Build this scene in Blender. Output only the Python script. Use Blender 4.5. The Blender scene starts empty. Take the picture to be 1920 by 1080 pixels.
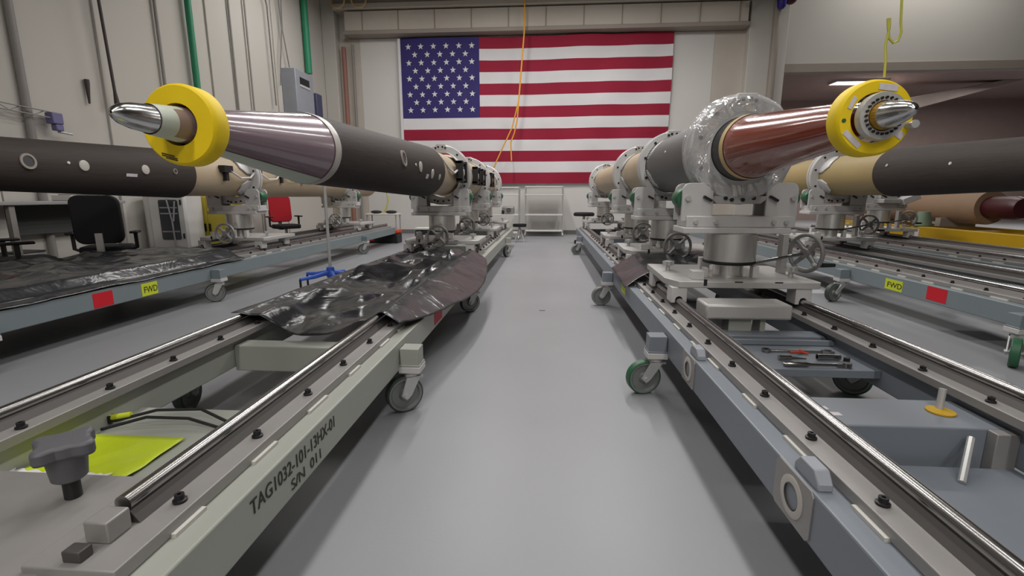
import bpy, bmesh, math, random
from mathutils import Vector, Matrix, noise
random.seed(7)
C = bpy.context.scene.collection
PI = math.pi

# ------------------------------------------------------------------ materials
def s2l(c):
    return tuple(((v/255)/12.92 if v/255 <= .04045 else ((v/255+.055)/1.055)**2.4) for v in c) + (1,)

def mat(name, rgb, rough=.5, metal=0., bump=0., bscale=40., var=.06, vscale=3., coat=0., spec=.5, stretch=(1, 1, 1), alpha=1.):
    m = bpy.data.materials.new(name); m.use_nodes = True
    nt = m.node_tree; b = nt.nodes['Principled BSDF']
    b.inputs['Roughness'].default_value = rough; b.inputs['Metallic'].default_value = metal
    b.inputs['Specular IOR Level'].default_value = spec
    b.inputs['Coat Weight'].default_value = coat; b.inputs['Coat Roughness'].default_value = .08
    b.inputs['Alpha'].default_value = alpha
    tc = nt.nodes.new('ShaderNodeTexCoord'); mp = nt.nodes.new('ShaderNodeMapping'); mp.inputs['Scale'].default_value = stretch
    nt.links.new(tc.outputs['Object'], mp.inputs['Vector'])
    n = nt.nodes.new('ShaderNodeTexNoise'); n.inputs['Scale'].default_value = vscale; n.inputs['Detail'].default_value = 5
    nt.links.new(mp.outputs['Vector'], n.inputs['Vector'])
    mx = nt.nodes.new('ShaderNodeMix'); mx.data_type = 'RGBA'
    base = s2l(rgb)
    mx.inputs['A'].default_value = tuple(max(0, v*(1-var*2)) for v in base[:3]) + (1,)
    mx.inputs['B'].default_value = tuple(min(1, v*(1+var*2)) for v in base[:3]) + (1,)
    nt.links.new(n.outputs['Fac'], mx.inputs['Factor']); nt.links.new(mx.outputs['Result'], b.inputs['Base Color'])
    if bump:
        n2 = nt.nodes.new('ShaderNodeTexNoise'); n2.inputs['Scale'].default_value = bscale; n2.inputs['Detail'].default_value = 4
        nt.links.new(mp.outputs['Vector'], n2.inputs['Vector'])
        bp = nt.nodes.new('ShaderNodeBump'); bp.inputs['Strength'].default_value = bump; bp.inputs['Distance'].default_value = .01
        nt.links.new(n2.outputs['Fac'], bp.inputs['Height']); nt.links.new(bp.outputs['Normal'], b.inputs['Normal'])
    return m

def emis(name, rgb, s):
    m = bpy.data.materials.new(name); m.use_nodes = True
    b = m.node_tree.nodes['Principled BSDF']; b.inputs['Base Color'].default_value = s2l(rgb)
    b.inputs['Emission Color'].default_value = s2l(rgb); b.inputs['Emission Strength'].default_value = s
    return m

M = {}
M['floor'] = mat('grey_epoxy', (142, 143, 147), .42, var=.07, vscale=.9, bump=.04, bscale=60)
M['wall'] = mat('cream_wall_paint', (192, 188, 181), .75, var=.03, vscale=.4)
M['wallw'] = mat('white_panel_paint', (208, 205, 201), .6, var=.02, vscale=.5)
M['header'] = mat('beige_header_panel', (192, 184, 174), .6, var=.03)
M['trim'] = mat('taupe_trim', (150, 141, 132), .6, var=.03)
M['base'] = mat('grey_baseboard', (110, 108, 106), .6)
M['hall'] = mat('dim_brown_hall_wall', (150, 132, 126), .8, var=.05)
M['wallgrey'] = mat('grey_wall_paint', (132, 130, 128), .8)
M['halltrim'] = mat('pale_brace', (170, 155, 148), .7)
M['ceil'] = mat('ceiling_deck', (128, 126, 120), .8)
M['beamL'] = mat('grey_green_enamel', (158, 160, 152), .42, var=.04, vscale=2)
M['beamR'] = mat('blue_grey_enamel', (122, 128, 136), .42, var=.04, vscale=2)
M['beamT'] = mat('slate_enamel', (120, 130, 134), .42, var=.04, vscale=2)
M['alu'] = mat('brushed_aluminium', (184, 182, 180), .42, .2, var=.05, vscale=6)
M['white_alu'] = mat('anodised_pale_aluminium', (200, 198, 197), .38, .12, var=.04, vscale=4)
M['plate'] = mat('satin_rail_plate', (150, 147, 145), .42, .25, var=.06, vscale=8)
M['chrome'] = mat('polished_shaft', (158, 156, 155), .22, 1., var=.02)
M['steel'] = mat('turned_steel', (212, 210, 207), .26, .75, var=.05, vscale=3, stretch=(1, 1, .2))
M['railbase'] = mat('dark_rail_support', (84, 80, 78), .5, .4)
M['bolt'] = mat('black_oxide_bolt', (34, 33, 34), .45, .3)
M['black'] = mat('black_plastic', (24, 24, 26), .5)
M['rubber'] = mat('black_rubber', (26, 26, 26), .7)
M['greenwheel'] = mat('green_polyurethane', (40, 92, 62), .45)
M['darkwheel'] = mat('dark_green_rubber', (58, 68, 62), .55)
M['hub'] = mat('grey_cast_hub', (132, 134, 132), .45, .4)
M['zinc'] = mat('zinc_plate', (190, 190, 188), .36, .35, var=.06, vscale=12)
M['wheelcast'] = mat('cast_handwheel', (146, 145, 143), .42, .35, bump=.1, bscale=60)
M['weld'] = mat('pale_weld_filler', (196, 194, 188), .6)
M['brown'] = mat('brown_wound_composite', (64, 57, 54), .66, spec=.2, var=.14, vscale=14, stretch=(4, .25, 4), bump=.12, bscale=30)
M['greytube'] = mat('charcoal_motor_case', (84, 83, 82), .45, var=.04)
M['darkcase'] = mat('dark_grey_case', (58, 57, 58), .5)
M['tan'] = mat('tan_phenolic_skin', (178, 160, 134), .5, var=.05, vscale=3)
M['tan2'] = mat('yellow_tan_skin', (158, 138, 94), .5, var=.05, vscale=3)
M['mauve'] = mat('mauve_glossy_cone', (134, 114, 124), .22, var=.05, coat=.6)
M['amber'] = mat('amber_glossy_cone', (124, 44, 20), .2, var=.12, vscale=3, coat=.8, stretch=(2, .3, 2))
M['amber2'] = mat('golden_core', (186, 140, 30), .3, .3, coat=.5)
M['tape'] = mat('pale_green_tape', (196, 204, 192), .5, var=.03)
M['seam'] = mat('pale_seam_ring', (190, 184, 176), .4, var=.03)
M['cream'] = mat('cream_ring', (198, 174, 124), .5)
M['tip'] = mat('polished_tip', (205, 205, 204), .2, 1., var=.04, bump=.15, bscale=12)
M['foam'] = mat('yellow_foam', (240, 206, 2), .62, var=.03, bump=.05, bscale=90)
M['paper'] = mat('paper_label', (206, 200, 206), .7, var=.1, vscale=40)
M['ink'] = mat('black_ink', (44, 44, 40), .7)
M['stencil'] = mat('stencil_ink', (52, 52, 46), .7)
M['red'] = mat('red_tag', (196, 14, 34), .6)
M['lime'] = mat('lime_sticker', (196, 208, 40), .6)
M['limesheet'] = mat('lime_sheet', (190, 208, 26), .4, coat=.3, var=.06, vscale=8)
M['yellow'] = mat('yellow_enamel', (190, 150, 14), .5)
M['flagred'] = mat('flag_red', (144, 12, 48), .8, var=.03)
M['flagwhite'] = mat('flag_white', (214, 212, 214), .8, var=.02)
M['flagblue'] = mat('flag_blue', (48, 40, 104), .8, var=.04)
M['cordyel'] = mat('yellow_sling', (224, 160, 50), .7)
M['cordlime'] = mat('lime_cord', (186, 184, 70), .7)
M['corddark'] = mat('dark_cable', (66, 56, 54), .6)
M['cordgrey'] = mat('grey_cable', (120, 116, 112), .6)
M['conduit'] = mat('grey_conduit', (140, 136, 132), .55)
M['greenpipe'] = mat('green_pipe', (40, 136, 98), .5)
M['redpipe'] = mat('faded_red_pipe', (150, 104, 92), .6)
M['boxgrey'] = mat('blue_grey_box', (148, 152, 160), .5)
M['navy'] = mat('navy_panel', (64, 66, 96), .5)
M['blue'] = mat('blue_plastic', (56, 96, 196), .45)
M['indigo'] = mat('indigo_plastic', (44, 30, 130), .4)
M['bluetool'] = mat('violet_clamp', (112, 108, 150), .5)
M['maroon'] = mat('maroon_dome', (70, 20, 26), .4)
M['chairred'] = mat('red_upholstery', (170, 8, 30), .8)
M['chairblk'] = mat('black_upholstery', (22, 22, 24), .8)
M['whiteplastic'] = mat('white_appliance', (205, 203, 202), .45)
M['yellowcab'] = mat('yellow_cabinet', (204, 186, 70), .55)
M['tablegrey'] = mat('grey_laminate', (156, 156, 156), .5)
M['panelgrey'] = mat('dark_modesty_panel', (80, 82, 82), .7)
M['glass'] = mat('dark_glass', (66, 68, 72), .15, spec=.6)
M['bucket'] = mat('sage_bucket', (120, 140, 120), .6)
M['orange'] = mat('orange_rag', (196, 70, 40), .8)
M['dimtan'] = mat('dim_tan_case', (150, 122, 98), .6)
M['knobgrey'] = mat('charcoal_knob', (92, 91, 96), .5)

def plastic(name, rgb, rough, wr, strength):
    m = mat(name, rgb, rough, 0, 0, var=.1, vscale=4, spec=.5)
    nt = m.node_tree; b = nt.nodes['Principled BSDF']
    tc = nt.nodes.new('ShaderNodeTexCoord'); n = nt.nodes.new('ShaderNodeTexNoise'); n.inputs['Scale'].default_value = wr
    n.inputs['Detail'].default_value = 3; n.inputs['Distortion'].default_value = 1.2
    nt.links.new(tc.outputs['Object'], n.inputs['Vector'])
    bp = nt.nodes.new('ShaderNodeBump'); bp.inputs['Strength'].default_value = strength; bp.inputs['Distance'].default_value = .05
    nt.links.new(n.outputs['Fac'], bp.inputs['Height']); nt.links.new(bp.outputs['Normal'], b.inputs['Normal'])
    return m
M['sheet'] = plastic('black_antistatic_film', (44, 45, 48), .24, 3.5, .3)

def film():
    m = bpy.data.materials.new('clear_wrap_film'); m.use_nodes = True
    nt = m.node_tree; out = nt.nodes['Material Output']; nt.nodes.remove(nt.nodes['Principled BSDF'])
    tr = nt.nodes.new('ShaderNodeBsdfTransparent'); gl = nt.nodes.new('ShaderNodeBsdfGlossy'); gl.inputs['Roughness'].default_value = .12
    df = nt.nodes.new('ShaderNodeBsdfDiffuse'); df.inputs['Color'].default_value = (.75, .75, .77, 1)
    tc = nt.nodes.new('ShaderNodeTexCoord'); n = nt.nodes.new('ShaderNodeTexNoise'); n.inputs['Scale'].default_value = 9; n.inputs['Distortion'].default_value = 1.5
    nt.links.new(tc.outputs['Object'], n.inputs['Vector'])
    bp = nt.nodes.new('ShaderNodeBump'); bp.inputs['Strength'].default_value = .45; bp.inputs['Distance'].default_value = .05
    nt.links.new(n.outputs['Fac'], bp.inputs['Height']); nt.links.new(bp.outputs['Normal'], gl.inputs['Normal'])
    a = nt.nodes.new('ShaderNodeMixShader'); a.inputs[0].default_value = .3
    nt.links.new(tr.outputs[0], a.inputs[1]); nt.links.new(df.outputs[0], a.inputs[2])
    b = nt.nodes.new('ShaderNodeMixShader'); b.inputs[0].default_value = .22
    nt.links.new(a.outputs[0], b.inputs[1]); nt.links.new(gl.outputs[0], b.inputs[2])
    nt.links.new(b.outputs[0], out.inputs['Surface'])
    return m
M['film'] = film()

# ------------------------------------------------------------------ mesh helpers
class MB:
    def __init__(s): s.bm = bmesh.new(); s.mi = 0
    def _fin(s, faces):
        for f in faces: f.material_index = s.mi
    def box(s, lo, hi, rot=None, piv=None):
        vs = [s.bm.verts.new((x, y, z)) for x in (lo[0], hi[0]) for y in (lo[1], hi[1]) for z in (lo[2], hi[2])]
        q = [(0, 1, 3, 2), (4, 6, 7, 5), (0, 4, 5, 1), (2, 3, 7, 6), (0, 2, 6, 4), (1, 5, 7, 3)]
        s._fin([s.bm.faces.new([vs[i] for i in f]) for f in q])
        if rot is not None:
            p = Vector(piv if piv else [(lo[i]+hi[i])/2 for i in range(3)])
            for v in vs: v.co = rot @ (v.co-p) + p
        return s
    def prism(s, poly, axis, a0, a1):
        def P(u, v, a): return {'X': (a, u, v), 'Y': (u, a, v), 'Z': (u, v, a)}[axis]
        A = [s.bm.verts.new(P(u, v, a0)) for u, v in poly]; B = [s.bm.verts.new(P(u, v, a1)) for u, v in poly]
        n = len(poly); fs = [s.bm.faces.new(A), s.bm.faces.new(B[::-1])]
        for i in range(n): fs.append(s.bm.faces.new((A[i], B[i], B[(i+1) % n], A[(i+1) % n])))
        s._fin(fs); return s
    def lathe(s, prof, axis='Y', c=(0, 0, 0), n=48, a0=0., a1=2*PI, cap=False):
        full = abs(a1-a0-2*PI) < 1e-6
        m = n if full else n+1
        rows = []
        for a, r in prof:
            row = []
            for i in range(m):
                t = a0+(a1-a0)*i/n
                u, v = r*math.cos(t), r*math.sin(t)
                p = {'X': (a, u, v), 'Y': (u, a, v), 'Z': (u, v, a)}[axis]
                row.append(s.bm.verts.new((p[0]+c[0], p[1]+c[1], p[2]+c[2])))
            rows.append(row)
        fs = []
        for k in range(len(rows)-1):
            for i in range(n):
                j = (i+1) % m if full else i+1
                fs.append(s.bm.faces.new((rows[k][i], rows[k][j], rows[k+1][j], rows[k+1][i])))
        if cap:
            fs.append(s.bm.faces.new(rows[0])); fs.append(s.bm.faces.new(rows[-1][::-1]))
        s._fin(fs); return s
    def cyl(s, p0, p1, r0, r1=None, n=20):
        p0, p1 = Vector(p0), Vector(p1); r1 = r0 if r1 is None else r1
        d = (p1-p0).normalized(); u = d.orthogonal().normalized(); w = d.cross(u)
        A, B = [], []
        for i in range(n):
            t = 2*PI*i/n; o = u*math.cos(t)+w*math.sin(t)
            A.append(s.bm.verts.new(p0+o*r0)); B.append(s.bm.verts.new(p1+o*r1))
        fs = [s.bm.faces.new(A[::-1]), s.bm.faces.new(B)]
        for i in range(n): fs.append(s.bm.faces.new((A[i], A[(i+1) % n], B[(i+1) % n], B[i])))
        s._fin(fs); return s
    def tube(s, path, r, n=8):
        pts = [Vector(p) for p in path]; rings = []; u = None
        for i, p in enumerate(pts):
            d = (pts[min(i+1, len(pts)-1)]-pts[max(i-1, 0)]).normalized()
            u = d.orthogonal().normalized() if u is None else (u-d*u.dot(d)).normalized()
            w = d.cross(u); rr = r[i] if isinstance(r, (list, tuple)) else r
            rings.append([s.bm.verts.new(p+(u*math.cos(2*PI*k/n)+w*math.sin(2*PI*k/n))*rr) for k in range(n)])
        fs = [s.bm.faces.new(rings[0][::-1]), s.bm.faces.new(rings[-1])]
        for a, b in zip(rings, rings[1:]):
            for k in range(n): fs.append(s.bm.faces.new((a[k], a[(k+1) % n], b[(k+1) % n], b[k])))
        s._fin(fs); return s
    def torus(s, c, R, r, axis='Y', n=40, m=10):
        pts = [(r*math.sin(2*PI*k/m), R+r*math.cos(2*PI*k/m)) for k in range(m+1)]
        return s.lathe(pts, axis, c, n)
    def sphere(s, c, r, n=16, sc=(1, 1, 1)):
        o = bmesh.ops.create_uvsphere(s.bm, u_segments=n, v_segments=max(6, n//2), radius=r)
        for v in o['verts']: v.co = Vector((v.co.x*sc[0]+c[0], v.co.y*sc[1]+c[1], v.co.z*sc[2]+c[2]))
        return s
    def xf(s, mtx):
        bmesh.ops.transform(s.bm, matrix=mtx, verts=s.bm.verts[:]); return s
    def mesh(s, name, mats, ang=35):
        bmesh.ops.remove_doubles(s.bm, verts=s.bm.verts[:], dist=1e-5)
        bmesh.ops.recalc_face_normals(s.bm, faces=s.bm.faces[:])
        me = bpy.data.meshes.new(name); s.bm.to_mesh(me); s.bm.free()
        for mm in (mats if isinstance(mats, (list, tuple)) else [mats]): me.materials.append(M[mm] if isinstance(mm, str) else mm)
        for p in me.polygons: p.use_smooth = True
        me.set_sharp_from_angle(angle=math.radians(ang))
        return me
    def build(s, name, mats, parent=None, bevel=0, loc=None):
        o = bpy.data.objects.new(name, s.mesh(name, mats)); C.objects.link(o)
        if parent: o.parent = parent
        if loc: o.location = loc
        if bevel:
            b = o.modifiers.new('bevel', 'BEVEL'); b.width = bevel; b.segments = 2; b.limit_method = 'ANGLE'; b.angle_limit = .7
        return o

def tag(o, label, cat, group=None, kind=None):
    o['label'] = label; o['category'] = cat
    if group: o['group'] = group
    if kind: o['kind'] = kind
    return o
def thing(name, label, cat, loc=(0, 0, 0), group=None, rz=0):
    o = bpy.data.objects.new(name, None); C.objects.link(o); o.location = loc; o.rotation_euler = (0, 0, rz); o.empty_display_size = .1
    return tag(o, label, cat, group)
def struct(o): o['kind'] = 'structure'; return o
def copy_tree(o, parent=None):
    c = o.copy(); C.objects.link(c)
    if parent: c.parent = parent
    for ch in list(o.children): copy_tree(ch, c)
    return c
def inst(src, parent, loc, rot=None):
    c = src.copy(); C.objects.link(c); c.parent = parent; c.location = loc
    if rot: c.rotation_euler = rot
    return c
def rbox(w, h, r, cx=0, cy=0, n=5, corners=(1, 1, 1, 1)):
    pts = []
    for k, (sx, sy) in enumerate(((1, 1), (-1, 1), (-1, -1), (1, -1))):
        if corners[k]:
            for i in range(n+1):
                t = PI/2*(k+i/n)
                pts.append((cx+sx*(w/2-r)+r*math.cos(t), cy+sy*(h/2-r)+r*math.sin(t)))
        else: pts.append((cx+sx*w/2, cy+sy*h/2))
    return pts
def text_part(name, s, size, loc, rot, parent, m, xs=1., off=.0015):
    cu = bpy.data.curves.new(name, 'FONT'); cu.body = s; cu.size = size; cu.extrude = .0008
    o = bpy.data.objects.new(name, cu); C.objects.link(o)
    me = bpy.data.meshes.new_from_object(o.evaluated_get(bpy.context.evaluated_depsgraph_get()))
    bpy.data.objects.remove(o); bpy.data.curves.remove(cu)
    me.materials.clear(); me.materials.append(M[m])
    o = bpy.data.objects.new(name, me); C.objects.link(o); o.parent = parent; o.location = loc; o.rotation_euler = rot; o.scale = (xs, 1, 1)
    return o

# ------------------------------------------------------------------ camera, world, light
cam = bpy.data.cameras.new('camera'); co = bpy.data.objects.new('camera', cam); C.objects.link(co)
cam.sensor_width = 36; cam.lens = 900/1920*36; cam.clip_start = .02; cam.clip_end = 100
co.location = (0, 0, 1.15)
th = math.atan(174/900)
co.rotation_euler = (PI/2-th, 0, math.radians(4.056))
bpy.context.scene.camera = co
w = bpy.data.worlds.new('world'); bpy.context.scene.world = w; w.use_nodes = True
w.node_tree.nodes['Background'].inputs['Color'].default_value = (.9, .95, 1, 1)
w.node_tree.nodes['Background'].inputs['Strength'].default_value = .04
vs = bpy.context.scene.view_settings
vs.view_transform = 'Standard'; vs.look = 'None'; vs.gamma = 1; vs.use_curve_mapping = False; vs.exposure = 0.0

def area(loc, sx, sy, e, col=(1, .975, .945)):
    l = bpy.data.lights.new('strip_or_fill_area', 'AREA'); l.shape = 'RECTANGLE'; l.size = sx; l.size_y = sy; l.energy = e; l.color = col  # shared by the ceiling strips and the added fill lamps
    o = bpy.data.objects.new('strip_or_fill_area', l); C.objects.link(o); o.location = loc
    return o
for X, Y, z, e in ((-1.3, -4.2, 5.2, 110), (1.5, -4.2, 5.2, 110), (-1.1, -.6, 5.0, 42), (1.3, -.6, 5.0, 42), (-1.1, 3.2, 5.0, 52), (1.3, 3.2, 5.0, 52), (-1.3, 7.0, 5.4, 75), (1.5, 7.0, 5.4, 75),  # first pair: unseen fill added behind the camera for front-facing surfaces
                   (-1.3, 10.6, 6.25, 145), (1.5, 10.6, 6.25, 145), (-4.6, 10.8, 6.25, 75), (4.8, 10.6, 6.25, 55)):
    area((X, Y, z), .3, 2.4, e)
area((9.6, 13.2, 8.1), 3.5, .3, 130)  # unseen lamp added to brighten the upper right wall

# ------------------------------------------------------------------ room
YB = 14.6
struct(MB().box((-6.9, -6.2, -.1), (22.5, 26, 0)).build('floor', 'floor'))
struct(MB().box((-6.9, -6, 8.4), (14.5, YB+.3, 8.6)).build('ceiling', 'ceil'))
struct(MB().box((-6.7, -6, 0), (-6.4, YB+.3, 8.4)).build('wall_left', 'wall'))
struct(MB().box((14.0, -6, 0), (14.3, YB, 8.4)).build('wall_right', 'wallgrey'))
struct(MB().box((-6.9, -6.2, 0), (14.5, -6, 8.4)).build('wall_rear', 'wall'))
# back wall with the wide opening on the right
struct(MB().box((-6.4, YB, 0), (6.35, YB+.3, 8.4)).box((6.35, YB, 4.68), (14.0, YB+.3, 8.4)).build('wall_back', 'wall'))
struct(MB().box((6.35, YB-.05, 4.45), (14.0, YB+.2, 4.68)).build('trim_1', 'trim', bevel=.01))
struct(MB().box((-5.42, YB-.04, 0), (4.53, YB, 5.55)).build('wall_panel_back', 'wallw'))
# header box over the panel
hb = struct(MB().box((-5.7, YB-.42, 5.66), (5.25, YB, 6.16)).build('trim_2', 'header', bevel=.01))
for k in range(11):
    x = -5.2+k*1.02
    struct(MB().box((x, YB-.432, 5.67), (x+.035, YB-.42, 6.15)).build('seam', 'trim', hb))
struct(MB().box((-6.0, YB-.5, 6.2), (5.4, YB, 6.34)).build('trim_3', 'header', bevel=.015))
struct(MB().box((-5.75, YB-.44, 5.56), (5.3, YB, 5.66)).build('trim_4', 'trim', bevel=.01))
struct(MB().box((-6.0, YB-.42, 6.34), (5.3, YB, 6.9)).build('trim_5', 'trim'))
struct(MB().box((-6.4, YB-.35, 0), (-6.02, YB, 8.4)).build('column_left', 'wall', bevel=.02))
struct(MB().box((5.35, YB-.3, 0), (6.35, YB, 8.4)).build('column_right', 'wall', bevel=.02))
for i, (x0, x1) in enumerate(((-6.02, -5.42), (4.53, 5.35))):
    struct(MB().box((x0, YB-.03, 0), (x1, YB, 5.55)).build('trim_%d' % (6+i), 'header'))
struct(MB().box((-6.0, YB-.06, 0), (5.35, YB-.041, .12)).build('baseboard_back', 'base'))
struct(MB().box((-6.4, -6, 0), (-6.38, YB-.35, .12)).build('baseboard_left', 'base'))
# vertical panel battens on the left wall
for i, y in enumerate((3.9, 5.3, 6.9, 8.0, 9.3, 10.5, 11.6)):
    struct(MB().box((-6.4, y, .12), (-6.365, y+.05, 8.4)).build('trim_%d' % (10+i), 'wall', bevel=.005))
struct(MB().box((-6.4, -6, 4.9), (-5.2, 8.3, 5.25)).build('shade_beam_left', 'trim', bevel=.02))  # unseen overhang added to shade the upper left wall
struct(MB().box((-6.4, 4.85, 0), (-6.2, 5.15, 8.4)).build('pilaster_left', 'wall', bevel=.01))
# hall beyond the opening
struct(MB().box((5.5, 24, 0), (22.3, 24.3, 8.4)).build('wall_hall_back', 'hall'))
struct(MB().box((22.0, YB, 0), (22.3, 24, 8.4)).build('wall_hall_right', 'hall'))
struct(MB().box((5.8, YB+.3, 0), (6.1, 24, 8.4)).build('wall_hall_left', 'hall'))
struct(MB().box((5.8, YB+.3, 5.36), (22.3, 24, 5.6)).build('ceiling_hall', 'hall'))
struct(MB().prism([(11.8, 4.45), (16.9, 5.36), (17.6, 5.36), (11.8, 3.8)], 'Y', 20.2, 20.6).build('beam_hall', 'halltrim', bevel=.02))
t = thing('ceiling_light', 'long white strip light on the dim hall ceiling behind the opening', 'light', (11.6, 20.0, 5.36))
MB().box((-.95, -.3, -.08), (.95, .3, 0)).build('housing', 'wallw', t)
MB().box((-.9, -.26, -.092), (.9, .26, -.081)).build('diffuser', emis('strip_glow', (255, 248, 252), 2.2), t)
area((11.6, 20.0, 5.1), 2., .3, 260)
area((17., 18.0, 5.1), 2., .3, 260)  # extra unseen lamp, added to lift the brown hall wall

def pipe(name, label, cat, pts, r, m, n=12, group=None):
    return tag(MB().tube(pts, r, n).build(name, m), label, cat, group)
pipe('pipe', 'green vertical pipe on left wall, above the silver-tipped cone', 'pipe', [(-6.3, 8.75, 8.3), (-6.3, 8.75, 0)], .055, 'greenpipe')
pipe('pipe', 'green vertical pipe dropping to the grey wall box', 'pipe', [(-6.3, 13.1, 8.3), (-6.3, 13.1, 4.3)], .085, 'greenpipe')
pipe('pipe', 'faded red pipe in the corner left of the flag', 'pipe', [(-5.85, YB-.2, 5.3), (-5.85, YB-.2, .3)], .06, 'redpipe')
pipe('pipe', 'brown downpipe beside the wide opening on the right', 'pipe', [(5.98, 14.2, 8.3), (5.98, 14.2, .1)], .09, 'trim')
pipe('conduit', 'thin pale conduit in the corner beside the red pipe', 'conduit', [(-5.62, YB-.12, 5.4), (-5.62, YB-.12, .3)], .035, 'conduit')
for y, r, lab in ((10.0, .022, 'left one of two thin wall conduits between the green pipes'), (10.55, .022, 'right one of two thin wall conduits between the green pipes'), (8.05, .028, 'grey wall conduit just left of the nearer green pipe'), (5.75, .045, 'thick grey conduit at the far left of the left wall'), (4.45, .03, 'grey conduit on the left wall at the picture edge')):
    pipe('conduit', lab, 'conduit', [(-6.36, y, 8.3), (-6.36, y, 0)], r, 'conduit')
pipe('cable', 'dark brown cable hanging free on left wall, ending above the silver tip', 'cable', [(-6.25, 6.8, 8.3), (-6.25, 6.86, 4.5), (-6.25, 6.93, 2.62), (-6.25, 6.94, 2.45)], [.02, .02, .02, .035], 'corddark')
pipe('cable', 'short dark stub cable left of the hanging brown cable', 'cable', [(-6.36, 6.62, 2.72), (-6.36, 6.62, 2.67), (-6.36, 6.61, 2.4)], [.03, .03, .012], 'corddark')
def pair(name, lab, y, ys):
    MBx = MB()
    for sgn in (-1, 1):
        MBx.tube([(-6.3, y+sgn*a, z) for a, z in ys], .014, 6)
    return tag(MBx.build(name, 'cordgrey'), lab, 'cable')
pair('cable', 'pair of twisted grey drop cables beside the wall box', 11.9, [(.18, 8.3), (.05, 5.6), (.012, 5.0), (.2, 4.2), (.28, 3.7)])
pipe('cable', 'slack grey cable with a kink left of the twisted pair', 'cable', [(-6.3, 10.6, 7.6), (-6.3, 10.85, 6.2), (-6.3, 11.25, 5.5), (-6.3, 11.32, 5.3), (-6.3, 11.35, 3.2)], .016, 'cordgrey')
t = thing('wall_box', 'blue-grey enclosure with a black slot on left wall', 'box', (-6.2, 12.3, 3.3))
MB().box((-.2, -.45, -.6), (.16, .45, .85)).build('body', 'boxgrey', t, bevel=.02)
MB().box((.16, -.25, .52), (.168, .22, .68)).build('slot', 'black', t)
MB().box((.16, -.26, .46), (.175, .23, .51)).build('sill', 'white_alu', t)
MB().box((-.2, .46, -.6), (.22, .78, .45)).build('side_case', 'navy', t, bevel=.02)
t = thing('wall_truss', 'lattice boom with a violet clamp on the left wall', 'boom', (-6.28, 5.2, 2.13))
g = MB()
for z in (0, .07): g.tube([(0, -.9, z+.04), (.03, .72, z-.02)], .008, 6)
for k in range(11): g.tube([(0, -.85+k*.14, .04-k*.005+.07*(k % 2)), (0, -.71+k*.14, .04-k*.005+.07*((k+1) % 2))], .006, 5)
g.build('lattice', 'conduit', t)
MB().box((-.05, .72, -.09), (.06, .86, .05)).box((-.03, .76, -.17), (.05, .86, -.09)).build('clamp', 'bluetool', t, bevel=.012)
MB().cyl((0, .82, -.18), (0, 1.0, -.19), .014).build('handle', 'zinc', t)
t = thing('hoist_bracket', 'blue and dark red fitting on top of the downpipe', 'fitting', (5.98, 14.0, 5.93))
MB().lathe([(-.05, .06), (0, .1), (.15, .12), (1.2, .13)], 'Z', cap=True, n=24).build('sleeve', 'indigo', t)
MB().sphere((.24, .06, .3), .24, 20, (.8, .6, 1)).build('dome', 'maroon', t)
for x, z, lab in ((7.1, 6.28, 'small loop of lime cord at top edge near the blue fitting'), (8.75, 6.22, 'larger loop of lime cord at top right edge'), (5.2, 6.3, 'lime cord bight above the header at right')):
    tag(MB().torus((0, 0, 0), .24, .035, 'Y', 24, 6).build('cord_loop', 'cordlime', loc=(x, 13.6, z)), lab, 'cord', 'lime cord loops at the top edge')
for x, lab in ((-5.75, 'cream hose loop over the left corner column'), (-5.15, 'cream hose loop left of the header panels')):
    tag(MB().torus((0, 0, 0), .2, .025, 'Y', 24, 6).build('hose_loop', 'cream', loc=(x, 13.9, 6.35)), lab, 'hose', 'cream hose loops at the header')
t = thing('alarm', 'small red alarm box high on the dim hall wall', 'alarm', (14.3, 23.99, 5.05))
MB().box((-.2, -.14, -.22), (.2, 0, .22)).build('body', 'red', t, bevel=.03)
MB().cyl((0, -.14, .02), (0, -.2, .02), .1).build('lens', 'maroon', t)
# lasso from above to the right foam ring
pipe('lasso_cord', 'thin lime lasso cord hanging down to the right yellow foam ring', 'cord',
     [(1.345, 2.1, 3.2), (1.330, 2.1, 1.95), (1.345, 2.1, 1.80), (1.352, 2.1, 1.765), (1.345, 2.1, 1.735), (1.329, 2.1, 1.727), (1.310, 2.1, 1.745), (1.300, 2.1, 1.79), (1.296, 2.1, 1.815), (1.303, 2.1, 1.815), (1.306, 2.1, 1.78), (1.300, 2.1, 1.72), (1.303, 2.09, 1.66), (1.300, 2.08, 1.6)], .0045, 'cordlime', 6)

# flag
fl = thing('flag', 'large red, white and blue flag with fifty stars on the back panel', 'flag', (0, YB-.16, 0))
X0, X1, ZT, ZB = -4.22, 3.42, 5.52, 1.485
def fy(x, z): return .03*math.sin(x*1.7+z*.6)+.025*math.sin(x*4.1-z*2.2)*(.3+.7*max(0, (x+2)/5.4)) + .02*noise.noise(Vector((x*2, z*3, 3)))
g = MB(); NC, SUB = 64, 3
cc = round(NC*(2.23/(X1-X0)))
rows = []
for j in range(13*SUB+1):
    row = []
    for i in range(NC+1):
        u = i/NC; x = X0+(X1-X0)*u; f = j/(13*SUB)
        z = ZT+.02*u+(ZB-ZT)*f + .03*math.sin(u*PI)*(1-f)*-1
        row.append(g.bm.verts.new((x+(-.02*f if u > .5 else .01*f), fy(x, z), z)))
    rows.append(row)
for j in range(13*SUB):
    for i in range(NC):
        f = g.bm.faces.new((rows[j][i], rows[j+1][i], rows[j+1][i+1], rows[j][i+1]))
        st = j//SUB
        f.material_index = 2 if (i < cc and st < 7) else (0 if st % 2 == 0 else 1)
o = g.build('cloth', ['flagred', 'flagwhite', 'flagblue'], fl)
MB().box((X0-.06, -.01, ZB+.02), (X0+.01, .02, ZT-.01)).build('hem', 'flagwhite', fl)
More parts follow.
